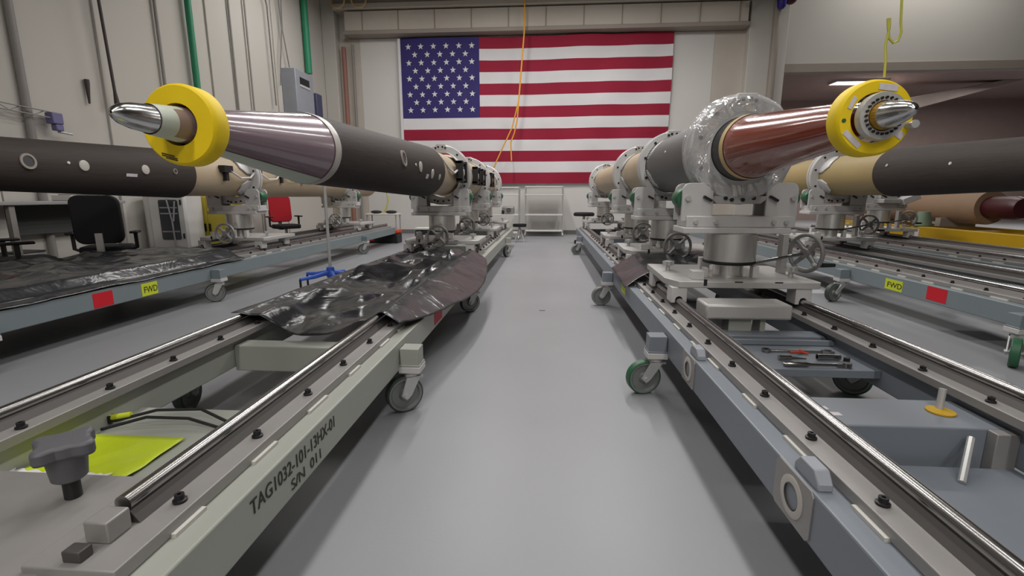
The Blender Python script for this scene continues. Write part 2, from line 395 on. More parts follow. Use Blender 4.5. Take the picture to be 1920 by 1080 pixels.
g = MB(); cw = 2.23; ch = 7*(ZT-ZB)/13
star = [((.092 if k % 2 == 0 else .037)*math.sin(k*PI/5), (.092 if k % 2 == 0 else .037)*math.cos(k*PI/5)) for k in range(10)]
for r in range(9):
    n = 6 if r % 2 == 0 else 5
    for k in range(n):
        cx = X0+.06+cw*((1+2*k)/12 if n == 6 else (2+2*k)/12)*.98
        cz = ZT-.03-ch*(r+1)/10*.98
        vsn = [g.bm.verts.new((cx+a, fy(cx+a, cz+b)-.02, cz+b)) for a, b in star]
        g.bm.faces.new(vsn)
g.build('star_field', 'flagwhite', fl)
pipe('lifting_sling', 'yellow forked sling hanging in front of the flag', 'sling', [(-.62, 13.9, 8), (-.66, 13.9, 5.4), (-.8, 13.9, 3.7)], .02, 'cordyel')
sl = bpy.data.objects['lifting_sling']
MB().tube([(-.8, 13.9, 3.7), (-.98, 13.9, 3.0), (-1.42, 13.9, 2.1), (-1.5, 13.9, 1.9)], .018).build('left_tail', 'cordyel', sl)
MB().tube([(-.8, 13.9, 3.7), (-.84, 13.9, 3.2), (-.92, 13.9, 2.85), (-1.02, 13.9, 2.6), (-1.0, 13.9, 2.1)], .018).build('right_tail', 'cordyel', sl)

# ------------------------------------------------------------------ carts
bolt_me = MB().lathe([(0, .016), (.006, .016), (.008, .011), (.02, .011), (.02, .005), (.014, .005)], 'Z', n=12, cap=True).mesh('bolt', 'bolt')
weld_me = MB().box((-.007, 0, -.0055), (.007, 1, .0055)).mesh('weld_bead', 'weld')
def caster(cart, x, y, side, m, tread, trail=-.12, turn=0.):
    """outrigger socket on the beam at x (swivel axis), y; wheel trails along y"""
    s = side
    k = MB().box((x-.05, y-.05, .265), (x+.05, y+.05, .355)).box((x-.056, y-.056, .258), (x+.056, y+.056, .268)).build('caster', m, cart, bevel=.003)
    MB().box((x-.058, y-.058, .222), (x+.058, y+.058, .257)).lathe([(.195, .042), (.222, .042)], 'Z', (x, y, 0), 20, cap=True).build('mount', 'white_alu', k, bevel=.003)
    R = .1
    fx = Matrix.Translation((x, y, 0)) @ Matrix.Rotation(turn, 4, 'Z') @ Matrix.Translation((-x, -y, 0))
    cy = y+trail
    f = MB()
    sg = 1 if trail > 0 else -1
    for q in (-1, 1):
        f.prism([(y-.03*sg, .2), (y+.045*sg, .2), (cy+.028*sg, .105), (cy, .075), (cy-.028*sg, .1)], 'X', x+q*.042-.004, x+q*.042+.004)
    f.cyl((x-.055, cy, R), (x+.055, cy, R), .014); f.box((x-.045, y-.045, .188), (x+.045, y+.045, .2))
    f.xf(fx); f.build('fork', 'zinc', k)
    for nm, mb, mm in (('wheel', MB().lathe([(-.026, R*.86), (-.026, R*.95), (-.02, R), (.02, R), (.026, R*.95), (.026, R*.86), (-.026, R*.86)], 'X', (x, cy, R), 40), tread),
                       ('hub', MB().lathe([(-.028, .01), (-.028, R*.28), (-.014, R*.36), (-.014, R*.72), (-.026, R*.8), (-.0265, R*.9), (.0265, R*.9), (.026, R*.8), (.014, R*.72), (.014, R*.36), (.028, R*.28), (.028, .01)], 'X', (x, cy, R), 40), 'hub')):
        mb.xf(fx); mb.build(nm, mm, k)

def cart(cx, y0, y1, label, m, cross, casters, tread=('greenwheel',), bolts=((-1, .458), (1, .322)), holes=None, holes_side=-1, ry=(.25, .3), turns=None):
    t = thing('rail_cart', label, 'cart', (cx, 0, 0), 'rail carts in the assembly hall')
    for s in (-1, 1):
        xo, xi = s*.565, s*.33
        MB().box((min(xo, xi), y0, .24), (max(xo, xi), y1, .39)).build('side_beam', m, t, bevel=.006)
        lo, hi = sorted((s*.295, s*.495))
        p = MB().box((lo, y0+ry[0], .391), (hi, y1-.1, .425)).build('rail_plate', 'plate', t, bevel=.003)
        for xx in (s*.5, s*.312):
            y = y0+.4; k = 0
            while y < min(y1-.3, 6.5):
                wb = bpy.data.objects.new('weld_bead', weld_me); C.objects.link(wb); wb.parent = p; wb.location = (xx, y, .3945)
                wb.scale = (1, .10+.05*((k*37) % 5)/5, 1)
                y += .3+.03*((k*13) % 4); k += 1
        b0 = None
        for bs, bx in bolts:
            if bs != s: continue
            y = y0+.16+ry[0]+.06
            while y < y1-.3 and y < 9:
                if b0 is None:
                    b0 = bpy.data.objects.new('bolt', bolt_me); C.objects.link(b0); b0.parent = p; b0.location = (s*bx if bx > 0 else bx, y, .425)
                else: inst(b0, p, (s*bx, y, .425))
                y += .317
        rs = MB().prism([(s*.392-.035, .425), (s*.392+.035, .425), (s*.392+.012, .456), (s*.392-.012, .456)], 'Y', y0+ry[1], y1-.12).build('rail_support', 'railbase', t)
        MB().cyl((s*.392, y0+ry[1], .47), (s*.392, y1-.12, .47), .02, n=24).build('guide_rail', 'chrome', t)
    for (ya, yb, za, zb) in cross:
        MB().box((-.33, ya, za), (.33, yb, zb)).build('crossbeam', m, t, bevel=.005)
    for i, y in enumerate(casters):
        for s in (-1, 1):
            tr, tu = (turns or {}).get((i, s), (-.05, -1.0 if s > 0 else -1.35))
            caster(t, s*.618, y, s, m, tread[i % len(tread)], tr, tu)
    return t

STD = [(4.4, 4.55, .25, .37), (6.2, 6.35, .25, .37), (8.0, 8.15, .25, .37), (9.8, 9.95, .25, .37)]
def sticker(cart_, name, side, y0, y1, z0, z1, m, text=None):
    x = side*.5655
    lo, hi = sorted((x, x+side*.0015))
    o = MB().box((lo, y0, z0), (hi, y1, z1)).build(name, m, cart_)
    if text:
        L = y1-y0; h = (z1-z0)
        rot = (PI/2, 0, PI/2) if side > 0 else (PI/2, 0, -PI/2)
        ys = y0+.12*L if side > 0 else y1-.12*L
        text_part('lettering', text, h*.72, (x+side*.0025, ys, z0+.24*h), rot, o, 'ink', xs=L*.76/(h*.72*1.98))
    return o

# right near cart
R1 = cart(1.268, .3, 11.4, 'blue-grey rail cart right of the aisle under the amber cone', 'beamR',
          [(1.64, 1.88, .2, .36), (2.74, 2.86, .24, .36), (3.6, 3.75, .24, .36), (5.5, 5.65, .25, .37), (7.4, 7.55, .25, .37), (9.3, 9.45, .25, .37), (11.2, 11.35, .24, .38)],
          [2.74, 5.05, 9.5], ('greenwheel', 'hub', 'hub'), turns={(0, -1): (-.07, -1.36), (0, 1): (.1, .9), (1, -1): (-.06, -1.45), (2, -1): (-.06, -1.2)})
lb = [o for o in R1.children if o.name.startswith('side_beam') and o.data.vertices[0].co.x < 0][0]
cut = MB()
for y in (1.27, 2.285): cut.cyl((-.7, y, .318), (-.45, y, .318), .0385, n=36)
cut = cut.build('cutter', 'zinc')
bo = lb.modifiers.new('holes', 'BOOLEAN'); bo.object = cut; bo.solver = 'EXACT'
lb.modifiers.move(1, 0)
def ringplate(y):
    g = MB(); a = []; b = []
    n = 40
    for k in range(n):
        t_ = 2*PI*(k+.5)/n; c_, s_ = math.cos(t_), math.sin(t_)
        q = min(.1/abs(c_) if c_ else 9, .0735/abs(s_) if s_ else 9)
        for x_, l_ in ((-.5685, a), (-.5652, b)):
            l_.append((g.bm.verts.new((x_, y+.06*c_, .316+.06*s_)), g.bm.verts.new((x_, y+q*c_, .316+q*s_))))
    for k in range(n):
        m_ = (k+1) % n
        g.bm.faces.new((a[k][0], a[k][1], a[m_][1], a[m_][0]))
        g.bm.faces.new((a[k][1], b[k][1], b[m_][1], a[m_][1]))
    return g
dg = bpy.context.evaluated_depsgraph_get()
me = bpy.data.meshes.new_from_object(lb.evaluated_get(dg)); lb.modifiers.clear(); lb.data = me
for p_ in me.polygons: p_.use_smooth = False
bpy.data.objects.remove(cut)
for y in (1.27, 2.285):
    MB().lathe([(-.5655, .039), (-.5655, .06), (-.5705, .06), (-.5715, .058), (-.5715, .039), (-.5655, .039)], 'X', (0, y, .316), 40).build('socket_collar', 'seam', R1)
    MB().lathe([(-.571, .038), (-.4515, .038), (-.4515, .0)], 'X', (0, y, .318), 32).build('socket', 'railbase', R1)  # dark material paints the shade inside the socket
    ringplate(y).build('socket_plate', 'plate', R1)
    MB().prism([(-.06, .39), (.06, .39), (.06, .41), (.035, .44), (-.035, .44), (-.06, .41)], 'X', -.555, -.515).xf(Matrix.Translation((0, y-.03, 0))).build('lifting_lug', 'boxgrey', R1, bevel=.004)
MB().box((-.33, .95, .215), (.33, 1.6, .235)).build('bottom_pan', 'beamR', R1)
MB().box((.255, 1.6, .21), (.33, 1.64, .36)).build('end_bracket', 'plate', R1, bevel=.003)
MB().tube([(.08, 1.5, .24), (.19, 1.62, .335)], .011, 8).build('stop_bar', 'zinc', R1)
MB().lathe([(.361, .0), (.361, .045), (.366, .045), (.366, 0)], 'Z', (.2, 1.77, 0), 20).build('yellow_tag', 'yellow', R1)
MB().cyl((.21, 1.79, .36), (.22, 1.8, .44), .012).build('pin', 'zinc', R1)
for k, (a, b) in enumerate(((1.71, -.24), (1.76, -.26))):
    MB().box((b-.06, a, .3605), (b+.06, a+.028, .362)).build('paper_label', 'paper', R1)
MB().box((-.33, 2.28, .29), (.33, 2.68, .33)).box((-.33, 2.66, .33), (.33, 2.68, .36)).build('tool_tray', 'beamR', R1, bevel=.003)
br = MB().box((-.33, 2.8, .435), (.16, 3.0, .525)).build('stop_bracket', 'alu', R1, bevel=.014)
MB().box((-.18, 2.84, .33), (-.05, 2.95, .435)).build('post', 'beamL', br)
MB().box((.0, 2.84, .33), (.03, 2.95, .435)).build('post', 'beamL', br)
sticker(R1, 'direction_label', -1, 4.2, 4.42, .285, .365, 'lime')

# left near cart
L1 = cart(-1.33, .5, 11.2, 'grey-green rail cart left of the aisle with stencilled serial number', 'beamL',
          [(2.35, 2.46, .22, .36), (3.8, 3.92, .22, .36), (5.55, 5.7, .25, .38), (7.4, 7.55, .25, .37), (9.3, 9.45, .25, .37), (11.05, 11.2, .24, .38)],
          [2.42, 4.68, 9.1], ('darkwheel',), bolts=((1, .458), (-1, .322)), ry=(.26, .40), turns={(0, 1): (-.05, -.95), (0, -1): (-.1, .15), (1, 1): (-.05, -1.0), (2, 1): (-.06, -.5)})
MB().box((-.33, .55, .385), (.33, 1.095, .41)).build('end_plate', 'plate', L1, bevel=.004)
MB().box((-.33, 1.09, .27), (.33, 1.75, .285)).build('bottom_pan', 'beamL', L1)
MB().box((.365, .83, .425), (.42, .888, .475)).build('end_stop', 'plate', L1, bevel=.004)
MB().box((.37, .775, .425), (.41, .805, .45)).build('end_catch', 'railbase', L1, bevel=.003)
text_part('stencil_lettering', 'TAG1032-101-13HX-01', .062, (.5662, 1.075, .318), (PI/2, 0, PI/2), L1, 'stencil', xs=.84)
text_part('stencil_lettering', 'S/N  011', .05, (.5662, 1.27, .262), (PI/2, 0, PI/2), L1, 'stencil', xs=1.15)
sticker(L1, 'red_tag', 1, 3.18, 3.42, .26, .35, 'red')
sticker(L1, 'direction_label', 1, 3.72, 3.98, .26, .35, 'lime')

# left far cart
L2 = cart(-4.19, .9, 11.4, 'rail cart with FWD and red stickers, at far left behind the near cart', 'beamT',
          [(3.2, 3.3, .25, .37), (5.0, 5.1, .25, .37), (7.6, 7.75, .25, .37), (9.8, 9.95, .25, .37)], [2.7, 4.95, 9.3], ('darkwheel',), bolts=((1, .458),))
sticker(L2, 'direction_label', 1, 3.99, 4.17, .25, .365, 'lime', 'FWD')
sticker(L2, 'red_tag', 1, 3.52, 3.70, .25, .37, 'red')
# right second cart
R2 = cart(3.87, .9, 11.4, 'rail cart with FWD and red stickers, right of the amber-coned cart', 'beamT',
          STD, [3.42, 5.45, 9.6], ('greenwheel', 'darkwheel', 'darkwheel'), bolts=((-1, .458),), turns={(0, -1): (-.1, -.75), (1, -1): (-.1, -1.2)})
sticker(R2, 'direction_label', -1, 4.62, 4.85, .26, .36, 'lime', 'FWD')
sticker(R2, 'red_tag', -1, 4.12, 4.33, .265, .38, 'red')
R3 = cart(5.65, 1.2, 11.6, 'third grey rail cart at right, in front of the yellow cart', 'beamT', STD, [3.3, 5.6, 9.6], ('darkwheel',), bolts=((-1, .458),))
# yellow cart at far right
t = thing('yellow_cart', 'yellow storage cart carrying a tan case at far right', 'cart', (7.2, 0, 0))
for s in (-1, 1):
    MB().box((s*.5-.06, 5.2, .36), (s*.5+.06, 12.2, .6)).build('side_beam', 'yellow', t, bevel=.012)
for y in (5.6, 8.6, 11.6): MB().box((-.45, y, .42), (.45, y+.14, .56)).build('crossbeam', 'yellow', t)
for y in (6, 11.5):
    for s in (-1, 1): MB().box((s*.5-.05, y-.05, .03), (s*.5+.05, y+.05, .36)).build('leg', 'yellow', t)
MB().box((-.562, 9.1, .4), (-.56, 9.28, .56)).build('tag', 'paper', t)
t = thing('stored_case', 'dim tan cylinder with dark maroon end on the yellow cart', 'case', (7.35, 0, .95))
MB().lathe([(8.6, 0), (8.6, .27), (8.65, .285), (12.3, .285), (12.3, 0)], 'Y', n=48).build('shell', 'dimtan', t)
MB().lathe([(8.05, 0), (8.05, .15), (8.15, .18), (8.6, .18)], 'Y', n=36).build('end_plug', 'maroon', t)
for y in (9.2, 11.2): MB().box((-.3, y, -.35), (.3, y+.12, -.2)).build('cradle', 'trim', t)
tag(MB().lathe([(0, .13), (.02, .14), (.26, .09), (.26, 0)], 'Z', n=24, cap=False).build('bucket', 'bucket', loc=(6.75, 9.2, .6)), 'sage green upturned bucket on the yellow cart beam', 'bucket')
tag(MB().box((-.06, -.06, 0), (.06, .06, 1.9)).build('steel_post', 'black', loc=(7.75, 7.9, 0), bevel=.005), 'black steel post at the right edge by the maroon end', 'post')

# ------------------------------------------------------------------ carriages
def knob_mb(c, r=.035, h=.03, stem=.04):
    m = MB(); x, y, z = c
    poly = []
    for i in range(32):
        t = 2*PI*i/32; rr = r*(1+.22*math.cos(4*t)); poly.append((x+rr*math.cos(t), y+rr*math.sin(t)))
    m.prism(poly, 'Z', z+stem, z+stem+h); m.cyl((x, y, z), (x, y, z+stem+.005), r*.5, r*.4)
    return m
def handwheel(parent, c, axis, r=.125, handle=True):
    g = MB().torus((0, 0, 0), r, .014, 'Y', 44, 10)
    for k in range(4):
        a = PI/4+k*PI/2
        g.tube([(0.02*math.cos(a), 0.012, .02*math.sin(a)), (.6*r*math.cos(a), .008, .6*r*math.sin(a)), (r*math.cos(a), 0, r*math.sin(a))], [.02, .016, .014], 8)
    g.cyl((0, -.02, 0), (0, .05, 0), .032)
    q = Matrix.Translation(c) @ (Matrix.Rotation(PI/2-PI+.42, 4, 'Z') if axis == 'X' else Matrix.Identity(4))
    g.xf(q); hw = g.build('handwheel', 'wheelcast', parent)
    d = Vector((1, 0, 0)) if axis == 'X' else Vector((0, -1, 0))
    e = Vector(c)+Vector((0, -.09, -.07) if axis == 'X' else (-.08, 0, -.08))
    if handle:
        MB().cyl(e, e+d*.03, .011).build('handle_stud', 'zinc', hw)
        MB().tube([e+d*.03, e+d*.07, e+d*.15], [.014, .017, .013], 10).build('handle', 'black', hw)
    return hw
def carriage(cx, y, label, wheel='X', zoff=0, group='roller carriages on the rails'):
    t = thing('roller_carriage', label, 'carriage', (cx, y, 0), group)
    MB().prism([(-.40, -.27), (.48, -.27), (.5, -.24), (.5, .5), (-.44, .55), (-.46, -.12)], 'Z', .558, .60).build('base_plate', 'alu', t, bevel=.004)
    for sx in (-1, 1):
        for yy in (-.2, .38):
            x = sx*.392
            u = [(x-.05, .455), (x-.024, .455), (x-.024, .475)] + [(x+.024*math.cos(a), .475+.024*math.sin(a)) for a in (PI*.75, PI*.5, PI*.25)] + [(x+.024, .475), (x+.024, .455), (x+.05, .455), (x+.05, .558), (x-.05, .558)]
            MB().prism(u, 'Y', yy-.06, yy+.06).build('bearing_block', 'white_alu', t, bevel=.003)
    MB().lathe([(.60, .12), (.606, .12), (.606, .098), (.70, .098)], 'Z', n=40, cap=True).build('lower_post', 'steel', t)
    MB().torus((0, 0, .702), .16, .013, 'Z', 44, 8).build('seal_ring', 'rubber', t)
    MB().lathe([(.70, .155), (.71, .167), (.895, .167), (.90, .15)], 'Z', n=48, cap=True).build('housing', 'steel', t)
    MB().box((-.34, -.12, .94), (.36, .12, 1.015)).box((-.36, -.14, .90), (.33, .13, .94)).build('yoke', 'white_alu', t, bevel=.006)
    for i, (a, b) in enumerate(((-.28, -.122), (-.15, -.122), (.22, -.122), (.3, -.122))):
        MB().cyl((a, b+.003, .975), (a, b-.018, .975), .017, .014, 10).build('bolt', 'zinc', t)
    for s in (-1, 1):
        c = s*.27
        bk = MB().prism(rbox(.20, .25, .05, c, 1.105, corners=(1, 1, 0, 0)), 'Y', -.102, -.078).build('roller_bracket', 'white_alu', t, bevel=.003)
        MB().prism(rbox(.20, .25, .05, c, 1.105, corners=(1, 1, 0, 0)), 'Y', .078, .102).build('rear_plate', 'white_alu', bk, bevel=.003)
        MB().lathe([(-.07, .02), (-.07, .06), (-.06, .066), (.06, .066), (.07, .06), (.07, .02)], 'Y', (s*.335, 0, 1.13), 32).build('roller', 'greenwheel', bk)
        MB().cyl((s*.335, -.125, 1.13), (s*.335, .115, 1.13), .018, n=14).build('axle', 'zinc', bk)
        MB().box((c-.06*s-.03, -.13, 1.12), (c-.06*s+.03, -.103, 1.135), Matrix.Rotation(.5, 3, 'Y')).build('latch', 'bolt', bk)
    a = knob_mb((-.36, .2, .60)).build('clamp_knob', 'zinc', t)
    knob_mb((.4, -.05, .60)).build('clamp_knob', 'zinc', t)
    MB().box((-.30, -.2, .60), (-.22, -.12, .66)).box((-.2, -.12, .6), (-.17, -.06, .67)).build('guide_block', 'white_alu', t, bevel=.004)
    MB().box((-.13, .2, .60), (-.06, .26, .7)).build('screw_block', 'white_alu', t, bevel=.004)
    MB().box((.12, -.12, .60), (.16, -.06, .68)).build('screw_block', 'white_alu', t, bevel=.004)
    MB().box((-.245, -.275, .575), (-.225, -.268, .615)).box((-.05, -.2715, .596), (.0, -.27, .603)).box((.2, -.2715, .596), (.25, -.27, .603)).build('slot', 'black', t)
    if wheel == 'X':
        MB().tube([(.13, -.02, .68), (.3, .0, .715), (.50, .03, .75)], .011, 10).build('drive_shaft', 'chrome', t)
        MB().box((.40, .10, .60), (.44, .18, .88)).build('wheel_mount', 'alu', t, bevel=.004)
        handwheel(t, (.53, .04, .755), 'X')
    else:
        MB().cyl((.02, -.17, .66), (.02, -.34, .66), .014).build('drive_shaft', 'chrome', t)
        MB().box((-.03, -.26, .6), (.07, -.19, .70)).build('wheel_mount', 'alu', t)
        handwheel(t, (.02, -.36, .66), 'Y')
    return t
carriage(1.268, 3.41, 'nearest roller carriage, under the film-wrapped collar on right cart', 'X')
c2 = carriage(1.268, 5.17, 'second roller carriage on the amber-coned cart, behind the nearest one', 'Y')
def recopy(src, cx, y, label):
    c = copy_tree(src); c.location = (cx, y, 0); c['label'] = label; return c
recopy(c2, 1.268, 6.92, 'third roller carriage from the front on the amber-coned cart')
recopy(c2, 1.268, 10.7, 'farthest roller carriage on the amber-coned cart near the stool')
l1 = carriage(-1.33, 6.12, 'front roller carriage on left aisle cart, handwheel facing us', 'Y')
recopy(l1, -1.33, 8.3, 'middle roller carriage on the left aisle cart')
recopy(l1, -1.33, 10.4, 'rear roller carriage on the left aisle cart')
recopy(l1, -4.19, 6.35, 'roller carriage in front of the yellow cabinet on far left cart')
recopy(l1, -4.19, 9.7, 'roller carriage behind the blue-based pole on far left cart')
r2 = carriage(3.87, 6.9, 'roller carriage under yellow-tan tube on the second right cart', 'X')
r3 = recopy(r2, 5.65, 8.7, 'empty roller carriage on the third right cart before the tan case')
t = thing('actuator_box', 'grey actuator box with hoses on the empty right carriage', 'machine', (5.65, 8.7, 1.02))
MB().box((-.14, -.3, .0), (.14, .25, .07)).box((-.13, -.2, .07), (.13, .1, .16)).build('body', 'alu', t, bevel=.01)
MB().tube([(-.12, -.32, .1), (-.3, -.35, .17), (-.1, -.4, .2), (.1, -.36, .15)], .016).build('hose', 'black', t)
MB().box((.14, -.34, .02), (.4, -.1, .12), Matrix.Rotation(-.4, 3, 'Y')).build('arm', 'white_alu', t, bevel=.008)

# ------------------------------------------------------------------ missiles
def interp(prof, y):
    for (a, ra), (b, rb) in zip(prof, prof[1:]):
        if a <= y <= b: return ra+(rb-ra)*(y-a)/(b-a) if b > a else rb
    return prof[-1][1]
def patch(prof, y0, y1, a0, a1, off, ny=10, na=10, taper=0.):
    g = MB(); rows = []
    for j in range(ny+1):
        y = y0+(y1-y0)*j/ny; r = interp(prof, y)+off
        tp = taper*max(0, (.25-abs(.5-abs(j/ny-.5)-0))/.25)
        row = []
        for i in range(na+1):
            f = i/na; a = a0+tp*(a1-a0)/2+(a1-a0)*(1-tp)*f
            row.append(g.bm.verts.new((r*math.cos(a), y, r*math.sin(a))))
        rows.append(row)
    for j in range(ny):
        for i in range(na): g.bm.faces.new((rows[j][i], rows[j][i+1], rows[j+1][i+1], rows[j+1][i]))
    return g
def band(prof, y0, y1, off=0., n=64, steps=6):
    return MB().lathe([(y0+(y1-y0)*k/steps, interp(prof, y0+(y1-y0)*k/steps)+off) for k in range(steps+1)], 'Y', n=n)
def port(parent, prof, y, a, r, name, m, hole=False):
    R = interp(prof, y)
    g = MB()
    if hole:
        g.lathe([(-.03, r*.72), (.006, r*.72), (.006, r), (-.02, r)], 'Z', n=28)
    else:
        g.lathe([(-.02, r), (.004, r), (.006, r*.9), (.006, 0)], 'Z', n=24)
    d = Vector((math.cos(a), 0, math.sin(a)))
    q = d.to_track_quat('Z', 'Y').to_matrix().to_4x4()
    g.xf(Matrix.Translation(d*R+Vector((0, y, 0))) @ q)
    o = g.build(name, m, parent)
    if hole:
        h = MB().lathe([(.0015, 0), (.0015, r*.72)], 'Z', n=28)
        h.xf(Matrix.Translation(d*R+Vector((0, y, 0))) @ q)
        h.build('bore_shade_disc', 'darkcase', o)  # flat disc, coloured dark for the shade of a hollow
    return o

def missile(cx, z, tip, seam, brown_end, end, label, cone_m, left=True, ports=True, tan='tan'):
    t = thing('rocket_body', label, 'rocket', (cx, 0, z), 'rocket bodies on the carts')
    p = [(tip, .004), (tip+.012, .02), (tip+.035, .032), (tip+.075, .041), (tip+.14, .047), (tip+.30, .062), (seam, .187), (brown_end, .265), (end, .265)]
    MB().lathe(p[:5], 'Y', n=40).build('nose_tip', 'tip', t)
    band(p, tip+.14, tip+.21, .003).build('tape_band', 'tape', t)
    band(p, tip+.14, seam, 0, steps=3).build('nose_cone', cone_m, t)
    band(p, seam-.02, seam+.02, .004).build('seam_ring', 'seam', t)
    band(p, seam+.02, seam+.05, .003).build('rivet_band', 'zinc', t)
    band(p, seam, brown_end, 0, steps=8).build('body_section', 'brown', t)
    return t, p
# left near
tL1, pL1 = missile(-1.33, 1.40, 1.45, 2.64, 5.12, 10.9, 'rocket body with mauve cone and silver tip, left of the aisle', 'mauve')
patch(pL1, 1.66, 2.62, math.radians(248), math.radians(300), .003).build('tape_strip', 'tape', tL1)
patch(pL1, 1.66, 1.76, math.radians(50), math.radians(100), .003).build('tape_strip', 'tape', tL1)
for y, a, r, h in ((3.78, 8, .062, 1), (4.22, -2, .045, 0), (4.62, -12, .045, 0), (4.9, -16, .03, 0)):
    port(tL1, pL1, y, math.radians(a), r, 'port' if h else 'cover_disc', 'trim' if h else 'seam', h)
patch(pL1, 4.42, 4.5, math.radians(-24), math.radians(-14), .003, 2, 3).build('paper_patch', 'paper', tL1)
port(tL1, pL1, 4.08, math.radians(0), .012, 'bolt', 'zinc')
band(pL1, 5.12, 6.3, -.022).build('aft_section', 'tan', tL1)
MB().lathe([(6.3, .243), (6.4, .27), (10.9, .27), (10.9, 0)], 'Y', n=56).build('aft_skirt', 'tan', tL1)
for k, y in enumerate((5.75, 7.0, 7.6, 8.9)):
    q = MB()
    for dz in (-.1, .1): q.box((.262, y, dz+.02), (.33, y+.3, dz+.045))
    for dy in (0, .28): q.box((.262, y+dy, -.1), (.345, y+dy+.03, .15))
    b = q.build('equipment_bracket', 'black', tL1)
    MB().box((.262, y+.06, -.05), (.315, y+.24, .09)).cyl((.31, y+.15, .02), (.335, y+.15, .02), .04).build('electronics_box', 'zinc', b, bevel=.005)
MB().tube([(.2, 5.2, .15), (.26, 5.4, .03), (.27, 5.6, .0), (.28, 5.8, .05)], .012).build('harness', 'flagwhite', tL1)
# left far
tL2, pL2 = missile(-4.19, 1.385, 1.7, 2.95, 5.27, 11.3, 'dark brown rocket body with white discs at far left', 'mauve')
for y, a, r, h in ((3.54, 6, .06, 1), (3.98, 4, .045, 0), (4.6, 3, .045, 0), (4.97, 3, .028, 1)):
    port(tL2, pL2, y, math.radians(a), r, 'port' if h else 'cover_disc', 'trim' if h else 'seam', h)
patch(pL2, 4.38, 4.5, math.radians(-15), math.radians(-8), .003, 2, 3).build('paper_patch', 'paper', tL2)
for y in (3.85, 3.33): port(tL2, pL2, y, math.radians(8), .012, 'bolt', 'flagwhite')
band(pL2, 5.27, 6.6, -.02).build('aft_section', 'tan', tL2)
MB().lathe([(6.6, .245), (6.7, .262), (11.1, .262), (11.3, .2), (11.3, .17), (11.0, .17)], 'Y', n=56).build('aft_skirt', 'tan', tL2)
for k in range(4):
    y = 5.7+k*.62
    b = MB().box((.23, y, .04), (.31, y+.16, .12)).box((.23, y+.05, -.06), (.29, y+.1, .04)).build('equipment_bracket', 'black', tL2)
    MB().tube([(.3, y+.12, .06), (.31, y+.3, -.02), (.31, y+.5, -.01), (.3, y+.62, .06)], .011).build('harness', 'flagwhite', b)
# right near: amber cone, grey case
t = thing('rocket_body', 'rocket body with amber cone right of the aisle', 'rocket', (1.268, 0, 1.445), 'rocket bodies on the carts')
tip = 1.84
MB().lathe([(tip, .004), (tip+.004, .014), (tip+.018, .024), (tip+.05, .035), (tip+.09, .044), (tip+.13, .05)], 'Y', n=36).build('nose_tip', 'tip', t)
MB().lathe([(tip+.13, .05), (tip+.2, .057)], 'Y', n=36).build('golden_collar', 'amber2', t)
pR1 = [(tip+.2, .056), (2.1, .075), (3.2, .196), (3.4, .2)]
band(pR1, tip+.2, 3.17, steps=4).build('nose_cone', 'amber', t)
band(pR1, 3.15, 3.2, .003).build('cone_edge', 'cream', t)
band(pR1, 3.19, 3.4, .001).build('inner_case', 'darkcase', t)
q = MB().lathe([(2.0, .056), (2.0, .086), (2.012, .089), (2.03, .089), (2.03, .056)], 'Y', n=40)
q.build('clamp_washer', 'zinc', t)
q = MB()
for k in range(24):
    a = 2*PI*k/24; q.cyl((.066*math.cos(a), 2.0, .066*math.sin(a)), (.066*math.cos(a), 1.992, .066*math.sin(a)), .005, n=8)
q.build('washer_teeth', 'bolt', t)
MB().lathe([(3.4, .2), (3.42, .262), (5.1, .268), (5.2, .268)], 'Y', n=56).build('motor_case', 'greytube', t)
MB().lathe([(5.2, .25), (10.9, .25), (10.9, 0)], 'Y', n=56).build('aft_section', 'tan', t)
port(t, [(3.4, .266), (5.2, .266)], 4.35, math.radians(165), .01, 'bolt', 'flagwhite')
# right second
tR2, pR2 = missile(3.87, 1.40, 2.15, 3.43, 5.75, 11.3, 'dark rocket body with yellow-tan rear, far right cart', 'amber')
band(pR2, 5.75, 6.7, -.014).build('aft_section', 'tan2', tR2)
MB().lathe([(6.7, .252), (11.3, .252), (11.3, 0)], 'Y', n=56).build('aft_skirt', 'tan2', tR2)
port(tR2, pR2, 4.75, math.radians(172), .014, 'bolt', 'flagwhite')
port(tR2, pR2, 5.55, math.radians(166), .016, 'bolt', 'zinc')

